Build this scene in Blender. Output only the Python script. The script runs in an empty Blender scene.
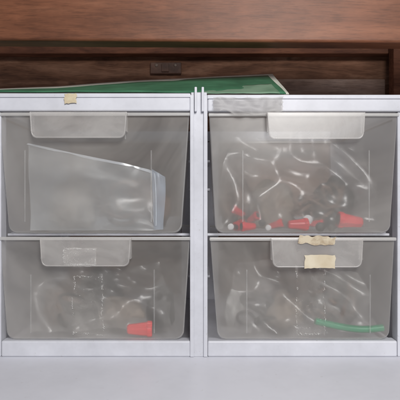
import bpy, bmesh, math, random
from mathutils import Vector, noise
random.seed(7)
S=bpy.context.scene
COL=S.collection
D=0.5; ZC=0.157
def P(px,py,d=0.0):
    k=(D+d)/D
    return Vector(((px-200)/1000*k, d, ZC+(200-py)/1000*k))
def X(px): return (px-200)/1000
def Z(py): return (357-py)/1000

# ---------------- materials
def new(name):
    m=bpy.data.materials.new(name); m.use_nodes=True
    nt=m.node_tree; nt.nodes.clear()
    return m,nt,nt.nodes.new('ShaderNodeOutputMaterial')
def nz(nt,scale,detail=4,stretch=(1,1,1),rough=0.6,off=(0,0,0),dist=0.0):
    tc=nt.nodes.new('ShaderNodeTexCoord'); mp=nt.nodes.new('ShaderNodeMapping')
    mp.inputs['Scale'].default_value=stretch; mp.inputs['Location'].default_value=off
    n=nt.nodes.new('ShaderNodeTexNoise'); n.inputs['Scale'].default_value=scale
    n.inputs['Detail'].default_value=detail; n.inputs['Roughness'].default_value=rough
    n.inputs['Distortion'].default_value=dist
    nt.links.new(tc.outputs['Object'],mp.inputs[0]); nt.links.new(mp.outputs[0],n.inputs['Vector'])
    return n.outputs['Fac']
def ramp(nt,fac,stops):
    r=nt.nodes.new('ShaderNodeValToRGB'); nt.links.new(fac,r.inputs[0])
    e=r.color_ramp.elements
    while len(e)<len(stops): e.new(0.5)
    for i,(p,c) in enumerate(stops):
        e[i].position=p; e[i].color=(c,c,c,1) if not hasattr(c,'__len__') else (*c,1)
    return r.outputs[0]
def bump(nt,fac,strength,dist):
    b=nt.nodes.new('ShaderNodeBump'); b.inputs['Strength'].default_value=strength
    b.inputs['Distance'].default_value=dist; nt.links.new(fac,b.inputs['Height']); return b.outputs[0]
def solid(name,c1,c2,scale=40,rough=0.5,stretch=(1,1,1),bs=0.2,bd=0.0005,lo=0.35,hi=0.65,spec=0.5):
    m,nt,o=new(name); p=nt.nodes.new('ShaderNodeBsdfPrincipled')
    f=nz(nt,scale,5,stretch)
    nt.links.new(ramp(nt,f,[(lo,c1),(hi,c2)]),p.inputs['Base Color'])
    p.inputs['Roughness'].default_value=rough; p.inputs['Specular IOR Level'].default_value=spec
    nt.links.new(bump(nt,f,bs,bd),p.inputs['Normal'])
    nt.links.new(p.outputs[0],o.inputs[0]); return m
def mixn(nt,a,b,fac):
    m=nt.nodes.new('ShaderNodeMixShader')
    if isinstance(fac,float): m.inputs[0].default_value=fac
    else: nt.links.new(fac,m.inputs[0])
    nt.links.new(a,m.inputs[1]); nt.links.new(b,m.inputs[2]); return m.outputs[0]
def dirty(name,base,dirt,scale=30,rough=0.42,amount=0.5,soft_lo=0.82):
    """white plastic / paint with fine specks and soft smudges"""
    m,nt,o=new(name); p=nt.nodes.new('ShaderNodeBsdfPrincipled')
    f=nz(nt,scale*0.3,6,rough=0.7); g=nz(nt,scale*14,2,off=(4,4,4))
    soft=ramp(nt,f,[(0.34,tuple(c*soft_lo for c in base)),(0.6,base)])
    mx=nt.nodes.new('ShaderNodeMix'); mx.data_type='RGBA'
    nt.links.new(ramp(nt,g,[(0.68,0.0),(0.78,amount)]),mx.inputs[0])
    nt.links.new(soft,mx.inputs[6]); mx.inputs[7].default_value=(*dirt,1)
    nt.links.new(mx.outputs[2],p.inputs['Base Color']); p.inputs['Roughness'].default_value=rough
    nt.links.new(bump(nt,f,0.15,0.0015),p.inputs['Normal'])
    nt.links.new(p.outputs[0],o.inputs[0]); return m
def clear(name,col,haze_lo,haze_hi,scale=18,gloss=0.06,grough=0.25,trans=0.35,detail=3,stretch=(1,1,1),tint=(1,1,1),frost=0.0,bs=0.0,bd=0.001,lo=0.32,hi=0.7,dist=0.0,ior=1.12):
    """translucent plastic: part clear (optionally light-scattering), part milky, with a soft sheen"""
    m,nt,o=new(name)
    t=nt.nodes.new('ShaderNodeBsdfTransparent'); t.inputs[0].default_value=(*tint,1)
    base=t.outputs[0]
    if frost:
        r=nt.nodes.new('ShaderNodeBsdfRefraction'); r.inputs['IOR'].default_value=ior
        r.inputs['Roughness'].default_value=0.45; r.inputs[0].default_value=(*tint,1)
        base=mixn(nt,base,r.outputs[0],frost)
    d=nt.nodes.new('ShaderNodeBsdfDiffuse'); d.inputs[0].default_value=(*col,1)
    tr=nt.nodes.new('ShaderNodeBsdfTranslucent'); tr.inputs[0].default_value=(*col,1)
    g=nt.nodes.new('ShaderNodeBsdfGlossy'); g.inputs['Roughness'].default_value=grough
    if scale:
        f=nz(nt,scale,detail,stretch,0.6,dist=dist); fac=ramp(nt,f,[(lo,haze_lo),(hi,haze_hi)])
    else: fac=float(haze_lo)
    if bs:
        nb=bump(nt,f,bs,bd); nt.links.new(nb,g.inputs['Normal']); nt.links.new(nb,d.inputs['Normal'])
    milk=mixn(nt,d.outputs[0],tr.outputs[0],trans)
    body=mixn(nt,base,milk,fac)
    nt.links.new(mixn(nt,body,g.outputs[0],gloss),o.inputs[0]); return m
def wood(name,dark,mid,light,rough=0.45,stretch=(1.3,9,9),scale=5,off=(0,0,0),pores=0.5,spots=0.6):
    m,nt,o=new(name); p=nt.nodes.new('ShaderNodeBsdfPrincipled')
    f=nz(nt,scale,8,stretch,0.62,off,0.9); f2=nz(nt,scale*26,3,(stretch[0]*0.3,stretch[1]*0.5,stretch[2]*0.5),0.6,off)
    f3=nz(nt,9,6,(1,1.6,1.6),0.65,off)
    f4=nz(nt,38,2,(0.8,1.6,1.6),0.5,(off[0]+5,off[1],off[2]))
    a=ramp(nt,f,[(0.32,dark),(0.5,mid),(0.68,light)])
    def mul(a,b,k):
        mx=nt.nodes.new('ShaderNodeMix'); mx.data_type='RGBA'; mx.blend_type='MULTIPLY'; mx.inputs[0].default_value=k
        nt.links.new(a,mx.inputs[6]); nt.links.new(b,mx.inputs[7]); return mx.outputs[2]
    c=mul(a,ramp(nt,f2,[(0.36,0.45),(0.5,1.0)]),pores)
    c=mul(c,ramp(nt,f3,[(0.35,0.55),(0.62,1.0)]),0.85)
    c=mul(c,ramp(nt,f4,[(0.22,0.3),(0.30,1.0)]),spots)
    nt.links.new(c,p.inputs['Base Color'])
    p.inputs['Roughness'].default_value=rough; p.inputs['Specular IOR Level'].default_value=0.3
    nt.links.new(bump(nt,f2,0.3,0.0005),p.inputs['Normal'])
    nt.links.new(p.outputs[0],o.inputs[0]); return m

M_frame=dirty('frame_plastic',(0.70,0.71,0.76),(0.36,0.33,0.30),25,0.42,0.45,0.78)
M_table=dirty('painted_shelf',(0.76,0.765,0.82),(0.45,0.42,0.40),11,0.42,0.35,0.85)
M_draw=clear('drawer_plastic',(0.80,0.75,0.68),0.18,0.18,0,0.05,0.28,0.5)
M_front=clear('drawer_front_plastic',(0.90,0.86,0.80),0.10,0.36,6,0.075,0.30,0.22,6,frost=0.45,dist=1.2)
M_rim=clear('drawer_rim_plastic',(0.88,0.87,0.84),0.5,0.62,30,0.10,0.25,0.4)
M_handle=clear('handle_plastic',(0.90,0.87,0.83),0.15,0.32,22,0.08,0.28,0.3,4,dist=0.8)
M_rib=clear('rib_plastic',(0.80,0.79,0.77),0.08,0.22,60,0.04,0.35,0.4)
M_bag=clear('bag_film',(0.88,0.85,0.81),0.0,0.42,12,0.12,0.34,0.4,5,lo=0.44,hi=0.72,dist=1.0)
M_sleeve=clear('sleeve_film',(0.80,0.85,0.87),0.20,0.50,11,0.09,0.36,0.3,4,dist=1.2)
M_fold_glint=clear('sleeve_fold_highlight',(0.66,0.80,0.97),0.35,0.65,40,0.09,0.3,0.3,3)  # pale blue reflection on the fold, painted in as film colour and haze
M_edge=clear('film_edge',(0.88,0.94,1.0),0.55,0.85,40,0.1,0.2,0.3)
M_tape=clear('clear_tape',(0.50,0.485,0.47),0.22,0.60,28,0.025,0.40,0.2,6,bs=0.22,bd=0.0008,tint=(0.80,0.79,0.78),dist=0.9)
M_mask=solid('masking_tape',(0.58,0.48,0.32),(0.70,0.62,0.44),120,0.8)
M_cream=solid('cream_tape',(0.58,0.49,0.34),(0.70,0.63,0.48),50,0.75)
M_torn=solid('torn_tape',(0.38,0.29,0.19),(0.62,0.54,0.40),90,0.8,lo=0.36,hi=0.56,bs=0.05)
M_res=clear('residue',(0.88,0.87,0.84),0.22,0.6,300,0.03,0.4,0.2)
M_smear=clear('residue_smear',(0.85,0.83,0.78),0.0,0.12,70,0.0,0.4,0.2,5,lo=0.45,hi=0.75)
M_beam=wood('beam_wood',(0.16,0.058,0.028),(0.245,0.092,0.045),(0.31,0.125,0.064),pores=0.4,spots=0.35)
M_back=wood('wall_wood',(0.11,0.050,0.030),(0.25,0.118,0.068),(0.40,0.215,0.135),0.8,off=(3,1,2))
M_dark=wood('batten_wood',(0.10,0.036,0.018),(0.19,0.070,0.036),(0.26,0.105,0.055),0.7,off=(7,4,2))
M_pale=wood('pale_wood',(0.28,0.165,0.12),(0.44,0.29,0.22),(0.55,0.39,0.31),0.75,off=(1,8,2))
M_green=solid('green_card',(0.025,0.12,0.060),(0.06,0.22,0.115),30,0.6,lo=0.3,hi=0.7)
M_green2=solid('worn_green_card',(0.10,0.22,0.13),(0.22,0.35,0.24),25,0.6)
M_creamcard=solid('card_edge',(0.60,0.61,0.52),(0.74,0.74,0.64),60,0.8)
M_red=solid('red_plastic',(0.50,0.0,0.010),(0.66,0.002,0.016),60,0.35)
M_redp=solid('pale_red_plastic',(0.70,0.015,0.015),(0.80,0.03,0.028),60,0.35)
M_metal=solid('brown_metal',(0.06,0.028,0.018),(0.17,0.085,0.055),40,0.6)
M_screw=solid('screw_metal',(0.10,0.07,0.05),(0.22,0.16,0.12),200,0.5)
M_steel=solid('steel',(0.5,0.5,0.5),(0.65,0.65,0.65),200,0.35)
M_black=solid('black_rubber',(0.010,0.009,0.008),(0.03,0.026,0.023),80,0.5)
M_gwire=solid('green_wire',(0.0,0.20,0.08),(0.0,0.28,0.12),80,0.4)
M_brown=solid('brown_item',(0.08,0.043,0.028),(0.16,0.09,0.06),50,0.6)
M_tan=solid('grey_brown_item',(0.15,0.115,0.09),(0.28,0.225,0.175),50,0.6)
M_white=solid('pale_item',(0.45,0.44,0.42),(0.6,0.59,0.56),50,0.5)

# ---------------- mesh helpers
def link(o,parent=None):
    COL.objects.link(o)
    if parent: o.parent=parent
    return o
def mk(name,verts,faces,mat,parent=None,smooth=False):
    me=bpy.data.meshes.new(name); me.from_pydata([tuple(v) for v in verts],[],faces); me.update()
    bm=bmesh.new(); bm.from_mesh(me); bmesh.ops.recalc_face_normals(bm,faces=bm.faces); bm.to_mesh(me); bm.free()
    me.materials.append(mat)
    if smooth:
        for p in me.polygons: p.use_smooth=True
    return link(bpy.data.objects.new(name,me),parent)
def bxs(name,boxes,mat,parent=None,bev=0.0008,seg=2):
    bm=bmesh.new()
    for (x0,x1,y0,y1,z0,z1) in boxes:
        r=bmesh.ops.create_cube(bm,size=1.0)
        for v in r['verts']:
            v.co=Vector(((x0+x1)/2+v.co.x*(x1-x0),(y0+y1)/2+v.co.y*(y1-y0),(z0+z1)/2+v.co.z*(z1-z0)))
    if bev: bmesh.ops.bevel(bm,geom=list(bm.edges),offset=bev,segments=seg,affect='EDGES',profile=0.5)
    me=bpy.data.meshes.new(name); bm.to_mesh(me); bm.free(); me.materials.append(mat)
    return link(bpy.data.objects.new(name,me),parent)
def tag(o,label,cat,group=None,kind=None):
    o['label']=label; o['category']=cat
    if group: o['group']=group
    if kind: o['kind']=kind
    return o
def empty(name,loc=(0,0,0)):
    e=bpy.data.objects.new(name,None); e.location=loc; e.empty_display_size=0.02; return link(e)
def tube(name,pts,r,mat,parent=None,cyc=False):
    cu=bpy.data.curves.new(name,'CURVE'); cu.dimensions='3D'; cu.bevel_depth=r; cu.bevel_resolution=3
    cu.resolution_u=8; cu.use_fill_caps=True
    sp=cu.splines.new('NURBS'); sp.points.add(len(pts)-1)
    for i,p in enumerate(pts): sp.points[i].co=(*p,1)
    sp.use_endpoint_u=not cyc; sp.use_cyclic_u=cyc; sp.order_u=4
    tmp=bpy.data.objects.new(name+'_c',cu); COL.objects.link(tmp)
    bpy.context.view_layer.update()
    me=bpy.data.meshes.new_from_object(tmp.evaluated_get(bpy.context.evaluated_depsgraph_get()))
    bpy.data.objects.remove(tmp); me.name=name; me.materials.clear(); me.materials.append(mat)
    for p in me.polygons: p.use_smooth=True
    return link(bpy.data.objects.new(name,me),parent)
def lathe_pts(prof,flutes=0,amp=0.0,n=36):
    vs=[];fs=[]
    for (h,r) in prof:
        for k in range(n):
            a=2*math.pi*k/n
            rr=r*(1+amp*(1 if (k*flutes//n)%2 else 0)) if flutes else r
            vs.append((rr*math.cos(a),rr*math.sin(a),h))
    for i in range(len(prof)-1):
        for k in range(n):
            k2=(k+1)%n; fs.append((i*n+k,i*n+k2,(i+1)*n+k2,(i+1)*n+k))
    fs.append(tuple(range(n))); fs.append(tuple((len(prof)-1)*n+k for k in range(n)))
    return vs,fs

# ---------------- setting: shelf, wall, beam
YB=0.34
shelf=bxs('shelf_top',[(-0.9,0.9,-0.32,YB-0.002,-0.02,0)],M_table,bev=0.002)
tag(shelf,'white painted wooden shelf under the drawer unit','shelf')
def zat(py,d): return P(0,py,d).z
wall=bxs('back_wall',[(-0.9,0.9,YB,YB+0.015,-0.2,0.9)],M_back,bev=0.001)
tag(wall,'brown unfinished wooden back wall in shadow','wall')
lowb=bxs('wooden_batten',[(-0.9,0.9,YB-0.022,YB-0.001,zat(54,YB-0.02),zat(54,YB-0.02)+0.07)],M_dark,bev=0.0015)
tag(lowb,'dark reddish wooden batten fixed along the back wall','batten')
pale=bxs('wooden_ledge',[(P(262,0,YB-.01).x,P(386,0,YB-.01).x,YB-0.008,YB-0.001,zat(104,YB),zat(80,YB))],M_pale,bev=0.002)
tag(pale,'pale wooden ledge strip on the back wall','wood strip')
pst=bxs('wooden_post',[(P(390,0,YB-.03).x,P(430,0,YB-.03).x,YB-0.045,YB-0.024,0.001,0.75)],M_dark,bev=0.0015)
tag(pst,'upright reddish wooden post against the back wall','wooden post')
zb=zat(41.5,0.05)
beam=bxs('wooden_beam',[(-0.9,0.9,-0.0125,0.0125,0,0.12)],M_beam,bev=0.003,seg=4)
beam.location=(0,0.0625,zb); beam.rotation_euler=(0,math.radians(0.35),0)
tag(beam,'reddish brown wooden shelf beam above the drawers','wooden beam')

# bracket on the wall
bk=empty('metal_bracket',P(165,64,YB-0.014)); tag(bk,'small worn dark brown metal bracket screwed to wall','bracket')
a=P(149,71,YB-0.024); b=P(181,59,YB-0.024); off=bk.location
y0=YB-0.006-off.y
bxs('bracket_plate',[(a.x-off.x,b.x-off.x,y0,y0+0.004,a.z-off.z,b.z-off.z)],M_metal,bk,0.0015)
for fx in (0.2,0.8):
    v,f=lathe_pts([(0,0.0028),(0.0008,0.0024),(0.0011,0.001)],n=16)
    o=mk('screw',[(p[0]+a.x-off.x+(b.x-a.x)*fx,y0-p[2],p[1]) for p in v],f,M_screw,bk)
bxs('bracket_tongue',[(-0.006,0.006,y0-0.002,y0-0.0005,a.z-off.z+0.003,b.z-off.z-0.003)],M_metal,bk,0.0006)

# ---------------- drawer unit
U=empty('plastic_drawer_unit'); tag(U,'white plastic four-drawer storage unit with clear drawers','drawer unit')
UD=0.27
zt=Z(93); zr=Z(111)
def frame(name,b,bev=0.001): return bxs(name,b,M_frame,U,bev)
frame('top_rail',[(X(-14),X(190.5),0,0.012,zr,zt)],0.0015)
frame('top_rail',[(X(207.5),X(412),0,0.012,zr-0.0005,zt-0.0015)],0.0015)
frame('rail_lip',[(X(-14),X(190.5),-0.0012,-0.0002,zt-0.0045,zt-0.0006)],0.0005)
frame('rail_lip',[(X(207.5),X(412),-0.0012,-0.0002,zt-0.006,zt-0.002)],0.0005)
frame('rear_top_rail',[(X(0),X(398),UD-0.012,UD,zt-0.018,zt-0.003)])
frame('side_top_rail',[(X(-14),X(-2),0.0125,UD-0.0125,zt-0.018,zt-0.003)])
frame('side_top_rail',[(X(400),X(412),0.0125,UD-0.0125,zt-0.018,zt-0.003)])
frame('middle_top_rail',[(X(193),X(205),0.0165,UD-0.0125,zt-0.018,zt-0.003)])
frame('center_post',[(X(191),X(207),0.001,0.016,0.0,Z(92)),
    (X(190),X(194),-0.001,0.0005,0.0002,Z(95)),(X(203.5),X(207.5),-0.001,0.0005,0.0002,Z(95)),
    (X(194.5),X(197),-0.0035,0.0005,Z(112),Z(87.5)),(X(201.5),X(204),-0.0035,0.0005,Z(112),Z(87.5))],0.0007)
frame('center_wall',[(X(197),X(201),0.0165,UD-0.013,0.006,zr-0.002)])
frame('rear_center_panel',[(X(172),X(228),UD-0.011,UD-0.003,0.0,zt-0.019)])
for pz in (152,186,290):
    frame('side_slat',[(X(186),X(196.5),0.10,0.18,Z(pz)-0.003,Z(pz)),(X(201.5),X(212),0.10,0.18,Z(pz)-0.003,Z(pz))],0.0006)
for s,(a0,a1) in enumerate(((-14,0.5),(398,412))):
    frame('side_post',[(X(a0),X(a1),0.001,0.016,0,zr-0.001)])
    frame('rear_post',[(X(a0),X(a1),UD-0.012,UD,0.0,zt-0.019)])
    frame('side_wall',[(X(a0)+ (0 if s==0 else .0105),X(a0)+(0.003 if s==0 else .0135),0.0165,UD-0.0125,0.004,zr-0.003)])
frame('bottom_rail',[(X(1),X(190.5),0.0,0.014,0.0,Z(341))],0.0016)
frame('bottom_rail',[(X(207.5),X(397.5),0.0,0.014,0.0,Z(341))],0.0016)
frame('bottom_panel',[(X(0),X(396),0.0145,UD-0.013,0.004,0.007)])
frame('middle_rail',[(X(1),X(190.5),0.017,0.026,Z(237),Z(234.6))],0.0005)
frame('middle_rail',[(X(207.5),X(396),0.017,0.026,Z(237),Z(234.6))],0.0005)
for (xa,xb) in ((1,7),(190,196.5),(201.5,208),(390,396)):
    frame('drawer_runner',[(X(xa),X(xb),0.0265,UD-0.013,Z(234)-0.002,Z(234))],0.0005)
frame('back_rail',[(X(1),X(171),UD-0.010,UD-0.004,Z(250),Z(225)),(X(229),X(396),UD-0.010,UD-0.004,Z(250),Z(225))])

def drawer(tl,tr,pt,bl,br,pb,hl,hr,hb,ribs,label):
    """open tray: tapering front panel, sides, back and floor"""
    yf=0.003; dep=0.235; rad=0.009
    x0,x1,z1=X(tl),X(tr),Z(pt); u0,u1,z0=X(bl),X(br),Z(pb)
    prof=[(x0,z1)]
    steps=6
    for i in range(steps+1):
        t=math.pi/2*i/steps; prof.append((u0+rad-rad*math.cos(t),z0+rad-rad*math.sin(t)))
    for i in range(steps+1):
        t=math.pi/2*i/steps; prof.append((u1-rad+rad*math.sin(t),z0+rad-rad*math.cos(t)))
    prof.append((x1,z1))
    cx=(x0+x1)/2; vs=[];fs=[]
    N=len(prof); stations=[(yf,0.988),(yf+0.0015,1.0),(yf+0.004,0.995),(yf+dep,0.95)]
    for (y,k) in stations:
        for (x,z) in prof: vs.append((cx+(x-cx)*k,y,z+(0.0014 if y==yf and z<z1 else 0)))
    for s in range(len(stations)-1):
        for i in range(N-1): fs.append((s*N+i,s*N+i+1,(s+1)*N+i+1,(s+1)*N+i))
    fs.append(tuple(range(N))); fs.append(tuple((len(stations)-1)*N+i for i in range(N)))
    d=mk('drawer',vs,fs,M_draw,U); d['label']=label
    d.data.materials.append(M_front); d.data.materials.append(M_rim)
    for p in d.data.polygons:
        if len(p.vertices)>4 and p.center.y<0.01: p.material_index=1
        elif p.center.y<0.0045: p.material_index=2; p.use_smooth=True
    bxs('drawer_rim',[(x0-0.0005,x1+0.0005,yf-0.0035,yf-0.0005,z1-0.0032,z1)],M_rim,d,0.0008)
    bxs('rear_rim',[(cx+(x0-cx)*.95,cx+(x1-cx)*.95,yf+dep+0.0005,yf+dep+0.003,z1-0.003,z1)],M_rim,d,0.0006)
    for (rx,r0,r1) in ribs:
        bxs('moulded_rib',[(X(rx)-0.0007,X(rx)+0.0007,yf-0.0008,yf-0.0002,Z(r1),Z(r0))],M_rib,d,0.0003)
    hz1=z1-0.0005; hz0=Z(hb); a0,a1=X(hl),X(hr); yp=yf-0.011
    r=0.006; t=0.0014
    out=[(a0,hz1)]
    for i in range(7):
        q=math.pi/2*i/6; out.append((a0+0.0015+r-r*math.cos(q),hz0+r-r*math.sin(q)))
    for i in range(7):
        q=math.pi/2*i/6; out.append((a1-0.0015-r+r*math.sin(q),hz0+r-r*math.cos(q)))
    out.append((a1,hz1)); n=len(out)
    vs=[(x,yp,z) for x,z in out]+[(x,yp+t,z) for x,z in out]
    fs=[tuple(range(n)),tuple(range(n,2*n))]+[(i,(i+1)%n,(i+1)%n+n,i+n) for i in range(n)]
    h=mk('handle',vs,fs,M_handle,d)
    m=h.modifiers.new('b','BEVEL'); m.width=0.0005; m.segments=3; m.limit_method='ANGLE'
    bead=[(x+(0.0008 if x<(a0+a1)/2 else -0.0008),yp-0.0002,z+(0.0008 if z<hz1 else -0.0006)) for x,z in out]
    tube('handle_bead',bead,0.00045,M_handle,d)
    bxs('handle_cheek',[(a0+0.0004,a0+0.0018,yp+t+0.0002,yf-0.0004,hz0+0.007,hz1-0.001)],M_handle,d,0.0003)
    bxs('handle_cheek',[(a1-0.0018,a1-0.0004,yp+t+0.0002,yf-0.0004,hz0+0.007,hz1-0.001)],M_handle,d,0.0003)
    bxs('handle_top',[(a0,a1,yp+t+0.0002,yf-0.0038,hz1-0.0018,hz1)],M_handle,d,0.0003)
    return d
A=drawer(-3,189.5,112.5,7,182,233.5,32,128,139,[(24,150,222),(151,150,222),(125,118,139)],'cloudy clear drawer holding plastic sleeves')
B=drawer(209,399,113,215,392,233.5,266,363,140,[(243,150,222),(370,150,222)],'cloudy clear drawer with bagged red connectors')
C=drawer(-2,190,237,5,184,340.5,42,132,265.5,[(30,275,334),(154,270,334)],'cloudy clear drawer with old label residue')
E=drawer(210,396,237.5,217,391,340.5,270,361,266.5,[(247,270,334),(371,275,334)],'cloudy clear drawer with cream tape on handle')

# ---- tape pieces and label residue
def ragged(name,px0,px1,py0,py1,y,mat,parent,nx=14,ny=5,jit=0.8,wav=0.0003,slant=0,sag=0):
    vs=[];fs=[]
    for j in range(ny+1):
        for i in range(nx+1):
            u=i/nx; v=j/ny
            ex=(noise.noise((v*4,px0+.3,9.1))*jit*2 if i in(0,nx) else 0); ey=(noise.noise((u*6+.2,px0+.3,v*7+.1))*jit*2 if j in (0,ny) else 0)
            px=px0+(px1-px0)*u+ex; py=py0+(py1-py0)*v+ey+slant*u+sag*v*math.sin(u*math.pi)
            vs.append((X(px),y-abs(noise.noise((u*5,v*3,px0+.3)))*wav*2-0.0015*v*v*(1 if sag else 0),Z(py)))
    for j in range(ny):
        for i in range(nx):
            k=j*(nx+1)+i; fs.append((k,k+1,k+nx+2,k+nx+1))
    return mk(name,vs,fs,mat,parent,True)
ragged('clear_tape',213,282,97,111,-0.0028,M_tape,U,30,10,1.8,0.0009,1.5,3.5)
ragged('masking_tape',65,77,94,103.5,-0.0016,M_mask,U,6,4,0.8)
yh=0.003-0.011-0.0008
ragged('cream_tape',303,333,254,267,yh,M_cream,E,10,4,0.6)
ragged('torn_tape',297,333,235.5,243,yh,M_torn,E,22,3,1.4,0.00005,1)
ragged('clear_label',66,98,247,265,yh,M_handle,C,10,5,0.6,0.0002)
def residue(px0,px1,py0,py1,y,parent,dens=1.0,fill=0.0,gap=0.45):
    vs=[];fs=[]
    def fleck(px,py,s):
        k=len(vs); m=5
        for i in range(m):
            a=2*math.pi*i/m; r=s*random.uniform(0.4,1.3)
            vs.append((X(px+r*math.cos(a)),y-random.uniform(0,0.00005),Z(py+r*math.sin(a)*1.3)))
        fs.append(tuple(range(k,k+m)))
    per=[((px0,py0),(px1,py0)),((px1,py0),(px1,py1)),((px1,py1),(px0,py1)),((px0,py1),(px0,py0))]
    for si,(p,q) in enumerate(per):
        L=math.hypot(q[0]-p[0],q[1]-p[1]); n=int(L*dens*2)
        for i in range(n):
            u=i/n
            if noise.noise((u*L*0.16,si*3.1,px0))<gap-0.4: continue
            w=noise.noise((u*L*0.05,si*7.7,py0))*2.6
            fleck(p[0]+(q[0]-p[0])*u+random.gauss(0,0.4)+(w if si%2 else 0),p[1]+(q[1]-p[1])*u+random.gauss(0,0.4)+(0 if si%2 else w),random.uniform(0.12,0.6))
    for i in range(int(fill)):
        q=(random.uniform(px0,px1),random.uniform(py0,py1))
        if noise.noise((q[0]*0.12,q[1]*0.12,3.3))>0: fleck(q[0],q[1],random.uniform(0.1,0.4))
    o=mk('label_residue',vs,fs,M_res,parent)
    ragged('adhesive_smear',px0-0.5,px1+0.5,py0-0.5,py1+0.5,y+0.0003,M_smear,parent,12,12,2.0,0.00001)
    return o
residue(73,102,277,334,0.0016,C,1.1,60,0.36)
residue(297,325,268,334,0.0016,E,0.9,50,0.42)
residue(66.5,97.5,248,264.5,yh-0.0009,C,1.4,240,0.25)

# ---------------- folder lying on the unit
F=empty('paper_folder',(0,0.05,zt)); tag(F,'worn green card folder lying on the drawer unit','folder')
def sheet(name,front,back,d0,d1,mat,nx=40,ny=10,th=0.001,wav=0.0006,lift=0.0):
    vs=[];fs=[]
    def ip(pts,u):
        for (a,b) in zip(pts,pts[1:]):
            if u<=b[0]+1e-9:
                t=(u-a[0])/(b[0]-a[0]); return a[1]+(b[1]-a[1])*t,a[2]+(b[2]-a[2])*t
        return pts[-1][1:]
    for j in range(ny+1):
        v=j/ny
        for i in range(nx+1):
            u=i/nx
            f=ip(front,u); g=ip(back,u)
            p=P(f[0],f[1],d0).lerp(P(g[0],g[1],d1),v); p.z+=noise.noise((u*6,v*3,d0*20))*wav+lift
            vs.append(p-F.location)
    for j in range(ny):
        for i in range(nx):
            k=j*(nx+1)+i; fs.append((k,k+1,k+nx+2,k+nx+1))
    o=mk(name,vs,fs,mat,F,True)
    m=o.modifiers.new('s','SOLIDIFY'); m.thickness=th; m.offset=0
    return o
sheet('folder_back_cover',[(0,-30,92.5),(1,289,94)],[(0,-30,90.5),(0.25,60,86.7),(0.5,130,81.3),(0.75,200,77.7),(1,272.5,74.4)],0.03,0.15,M_creamcard,th=0.0012)
sheet('folder_front_cover',[(0,-30,91.3),(0.6,150,92),(1,286,93.5)],[(0,-30,91),(0.25,60,87.8),(0.5,130,82.5),(0.75,200,78.8),(1,268,75.9)],0.02,0.14,M_green,th=0.0012)
sheet('folder_inner_sheet',[(0,196,93),(1,280,93.2)],[(0,220,88),(0.4,238,86),(1,271,84)],0.012,0.07,M_green2,nx=16,th=0.0008)

# ---------------- drawer contents
def connector(loc_,rotz,roty,s=1.0,mat=M_red,label='small red plastic wire connector lying in drawer'):
    e=empty('wire_connector',loc_); tag(e,label,'wire connector','red wire connectors in the drawers')
    v,f=lathe_pts([(0,0.0062),(0.001,0.0066),(0.004,0.0066),(0.0045,0.0058),(0.016,0.0045),(0.020,0.0041),(0.0212,0.003)],12,0.07,48)
    mk('connector_shell',[(p[0]*s,p[1]*s,(p[2]-0.01)*s) for p in v],f,mat,e)
    v,f=lathe_pts([(-0.0006,0.0046),(-0.0004,0.0046)],n=24)
    mk('connector_opening',[(p[0]*s,p[1]*s,(p[2]-0.01)*s) for p in v],f,M_black,e)
    e.rotation_euler=(0,roty,rotz); return e
zU=Z(233.5)+0.0008; zL=Z(340.5)+0.0008
R=0.0066
h=math.pi/2
connector((X(353),0.0125,zU+R*1.7),0.06,h+0.12,1.2,M_red,'bright red wire connector lying against drawer front')
connector((X(302),0.020,zU+R*1.1),3.3,h,0.98)
connector((X(284),0.050,zU+R*0.9),2.9,h+0.3,0.7)
connector((X(250),0.022,zU+R*0.8),0.3,h,0.75)
connector((X(244),0.060,zU+R*.9),0.9,h-0.4,0.75)
connector((X(258),0.045,zU+0.013),2.4,h+0.5,0.7)
connector((X(328),0.050,zU+R),2.8,h,0.7)
connector((X(242),0.055,zU+0.020),0.2,h+0.5,0.7)
connector((X(139),0.0125,zL+R*1.15),3.2,h,1.2,M_redp,'pale red wire connector lying against drawer front')
def nut_at(px,d,z,mat,label,s=1.0):
    v,f=lathe_pts([(0,0.0055),(0.001,0.006),(0.004,0.006),(0.005,0.004),(0.0052,0.002)],n=28)
    o=mk('steel_nut',[(p[0]*s,-p[2]*s,p[1]*s) for p in v],f,mat); o.location=(X(px),d,z); tag(o,label,'nut')
nut_at(313,0.028,zU+0.012,M_steel,'small round steel nut among red connectors',0.85)
nut_at(271,0.022,zU+0.004,M_steel,'small round steel nut among red connectors',0.5)
nut_at(232,0.022,zU+0.005,M_steel,'small round steel nut among red connectors',0.55)
nut_at(324,0.018,zU+0.005,M_black,'small black nut among red connectors',0.8)
nut_at(336,0.020,zU+0.004,M_black,'small black nut among red connectors',0.6)
nut_at(264,0.018,zU+0.009,M_black,'small black nut among red connectors',0.6)
nut_at(236,0.020,zU+0.013,M_black,'small black nut among red connectors',0.5)

def crumple(name,px0,px1,py0,py1,d,depth,mat,seed,amp=0.008,nx=44,ny=30,label='',cat='plastic bag',fr=1.0):
    vs=[];fs=[]
    for j in range(ny+1):
        for i in range(nx+1):
            u=i/nx; v=j/ny
            top=py0+14*noise.noise((u*2.5,seed,4))*1.2
            sx=0.5+(u-0.5)*(1-0.18*v*v)
            p=Vector((X(px0+(px1-px0)*sx),d,Z(py1+(top-py1)*v)))
            q=Vector((u*2.6+v*1.1,v*1.5-u*0.5,seed))*fr
            r=math.sqrt(noise.noise(q)**2+0.003)+0.3*math.sqrt(noise.noise(q*2.1)**2+0.005)
            p.y+=r*amp+depth*v
            p.x+=noise.noise((v*4,seed,u*2))*0.005
            vs.append(p)
    for j in range(ny):
        for i in range(nx):
            k=j*(nx+1)+i; fs.append((k,k+1,k+nx+2,k+nx+1))
    o=mk(name,vs,fs,mat,None,True); tag(o,label,cat)
    return o
crumple('plastic_bag',218,390,130,230,0.014,0.02,M_bag,3.1,0.045,label='crumpled clear plastic bag around red connectors',fr=1.3)
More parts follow.
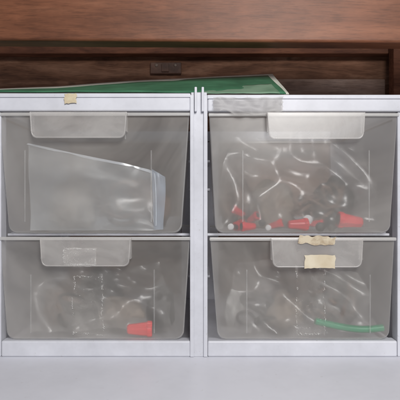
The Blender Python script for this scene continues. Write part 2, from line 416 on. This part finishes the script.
crumple('plastic_bag',226,386,270,338,0.014,0.02,M_bag,5.7,0.04,label='crumpled clear plastic bag around loose wires',fr=1.1)
crumple('plastic_bag',16,170,272,338,0.016,0.03,M_bag,1.7,0.045,label='crumpled clear plastic bag in lower drawer',fr=1.1)

# sleeve in upper-left drawer
Sx=empty('plastic_sleeve',(X(90),0.012,zU)); tag(Sx,'flat translucent plastic sleeve leaning inside the drawer','plastic sleeve')
topc=[(24,142),(38,145),(52,148),(66,151),(80,154),(95,157),(110,160),(122,162.5),(132,165),(140,167),(148,169),(153,172),(156,190),(156,231)]
vs=[];fs=[]
ny=20; n=len(topc)
for j in range(ny+1):
    for i,(px,py) in enumerate(topc):
        bx=28+(156-28)*i/(n-1)
        p=Vector((X(px+(bx-px)*j/ny),0.0,Z(py+(231-py)*j/ny)))
        q=Vector((i*0.24+j*0.07,j*0.11-i*0.05,4.7))
        p.y=0.006+0.004*(1-j/ny)+0.010*abs(noise.noise(q))+0.002*noise.noise(q*2.5)
        vs.append(p-Sx.location)
for j in range(ny):
    for i in range(n-1):
        k=j*n+i; fs.append((k,k+1,k+n+1,k+n))
mk('sleeve_film',vs,fs,M_sleeve,Sx,True)
fv=[];ff=[]
for i in range(n-2):
    w=0.0018+0.0016*noise.noise((i*0.7,1.2,1.4))
    q=vs[i]; fv.append(q+Vector((0,-0.0006,0.0002))); fv.append(q+Vector((-0.001,-0.0012,-w)))
for i in range(n-3): ff.append((2*i,2*i+1,2*i+3,2*i+2))
mk('sleeve_edge',fv,ff,M_edge,Sx,True)
# folded right margin of the sleeve: a bent strip, its bluish highlight put into the film colour
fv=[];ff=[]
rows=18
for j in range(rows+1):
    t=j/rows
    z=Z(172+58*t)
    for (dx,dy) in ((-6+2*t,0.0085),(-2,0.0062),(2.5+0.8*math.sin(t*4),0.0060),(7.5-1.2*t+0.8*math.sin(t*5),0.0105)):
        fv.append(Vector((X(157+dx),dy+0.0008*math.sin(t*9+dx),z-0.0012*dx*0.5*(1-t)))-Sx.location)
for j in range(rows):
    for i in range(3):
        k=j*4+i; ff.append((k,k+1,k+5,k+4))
mk('sleeve_fold',fv,ff,M_fold_glint,Sx,True)
tube('sleeve_edge',[Vector((X(px),0.0052,Z(py)))-Sx.location for px,py in [(154,173),(155.5,188),(156,208),(155.5,226)]],0.0006,M_edge,Sx)

# cables
g=tube('green_cable',[Vector((X(px),0.0085+0.0006*math.sin(i),Z(py))) for i,(px,py) in enumerate([(317,323),(330,326),(345,329.5),(360,331.5),(374,331.5),(386,329.5)])],0.0035,M_gwire)
tag(g,'short bent green cable inside the lower drawer','cable')
def tangle(cx,cz,d,w,hh,n,rad,mat,label,seed):
    rnd=random.Random(seed); pts=[]
    for i in range(n):
        pts.append((X(cx)+rnd.uniform(-w,w),d+rnd.uniform(-0.02,0.03),max(cz+rnd.uniform(-hh,hh),cz-hh+rad)))
    o=tube('tangled_cable',pts,rad,mat); tag(o,label,'cable'); return o
tangle(70,zL+0.022,0.036,0.036,0.022,26,0.0018,M_black,'tangled black cable inside cloudy drawer',1)
tangle(262,zL+0.020,0.034,0.032,0.020,24,0.0018,M_black,'tangled black cable inside cloudy drawer',2)
tangle(345,zL+0.026,0.046,0.032,0.026,22,0.0022,M_brown,'tangled brown cable inside cloudy drawer',3)
tangle(330,zU+0.034,0.060,0.040,0.034,24,0.0022,M_brown,'tangled brown cable inside cloudy drawer',4)
tangle(110,zU+0.030,0.070,0.034,0.030,18,0.003,M_brown,'tangled brown cable inside cloudy drawer',5)
def lump(px,sx,sy,sz,d,zb,mat,label,seed):
    """rounded crumpled pouch resting on the drawer floor"""
    bm=bmesh.new(); bmesh.ops.create_icosphere(bm,subdivisions=4,radius=1.0)
    for v in bm.verts:
        k=1+0.28*noise.noise(v.co*1.6+Vector((seed,0,0)))+0.12*noise.noise(v.co*4+Vector((0,seed,0)))
        v.co=Vector((v.co.x*sx*k,v.co.y*sy*k,max(v.co.z*sz*k,-sz*0.75)))
    for f in bm.faces: f.smooth=True
    me=bpy.data.meshes.new('crumpled_pouch'); bm.to_mesh(me); bm.free(); me.materials.append(mat)
    o=link(bpy.data.objects.new('crumpled_pouch',me)); o.location=(X(px),d,zb+sz*0.75); tag(o,label,'pouch'); return o
lump(46,0.024,0.02,0.026,0.070,zL,M_brown,'dark brown crumpled pouch inside cloudy drawer',1)
lump(112,0.024,0.018,0.019,0.056,zL,M_tan,'small grey-brown crumpled pouch inside cloudy drawer',2)
lump(155,0.017,0.018,0.026,0.060,zL,M_black,'black crumpled pouch inside cloudy drawer',3)
lump(82,0.024,0.018,0.034,0.100,zL,M_black,'black crumpled pouch inside cloudy drawer',13)
lump(292,0.020,0.016,0.022,0.052,zL,M_tan,'small grey-brown crumpled pouch inside cloudy drawer',4)
lump(358,0.024,0.02,0.032,0.075,zL,M_black,'black crumpled pouch inside cloudy drawer',5)
lump(240,0.012,0.016,0.02,0.080,zL,M_white,'pale crumpled pouch inside cloudy drawer',6)
lump(310,0.024,0.018,0.034,0.105,zL,M_brown,'dark brown crumpled pouch inside cloudy drawer',15)
lump(52,0.026,0.02,0.032,0.085,zU,M_tan,'small grey-brown crumpled pouch inside cloudy drawer',7)
lump(140,0.024,0.02,0.032,0.09,zU,M_brown,'dark brown crumpled pouch inside cloudy drawer',8)
lump(285,0.026,0.02,0.032,0.085,zU,M_tan,'small grey-brown crumpled pouch inside cloudy drawer',9)
lump(355,0.022,0.02,0.034,0.085,zU,M_black,'black crumpled pouch inside cloudy drawer',10)
lump(245,0.020,0.02,0.034,0.115,zU,M_brown,'dark brown crumpled pouch inside cloudy drawer',11)

# ---------------- light, world, camera
W=bpy.data.worlds.new('World'); S.world=W; W.use_nodes=True
bg=W.node_tree.nodes['Background']; bg.inputs[0].default_value=(0.87,0.89,1.0,1); bg.inputs[1].default_value=0.19
def area(name,loc_,tgt,size,energy,col):
    l=bpy.data.lights.new(name,'AREA'); l.size=size; l.energy=energy; l.color=col
    o=bpy.data.objects.new(name,l); o.location=loc_
    o.rotation_euler=(Vector(tgt)-Vector(loc_)).to_track_quat('-Z','Y').to_euler(); link(o)
area('ceiling_lamp',(0.22,-0.95,0.68),(0.02,0,0.17),0.38,11.2,(1.0,0.98,0.965))
cam=bpy.data.cameras.new('camera'); co=bpy.data.objects.new('camera',cam); link(co)
co.location=(0,-D,ZC); co.rotation_euler=(math.pi/2,0,0)
cam.sensor_width=36; cam.lens=36*D/0.4; cam.clip_start=0.01; cam.clip_end=20
S.camera=co
S.view_settings.view_transform='Standard'; S.view_settings.look='None'; S.view_settings.exposure=0
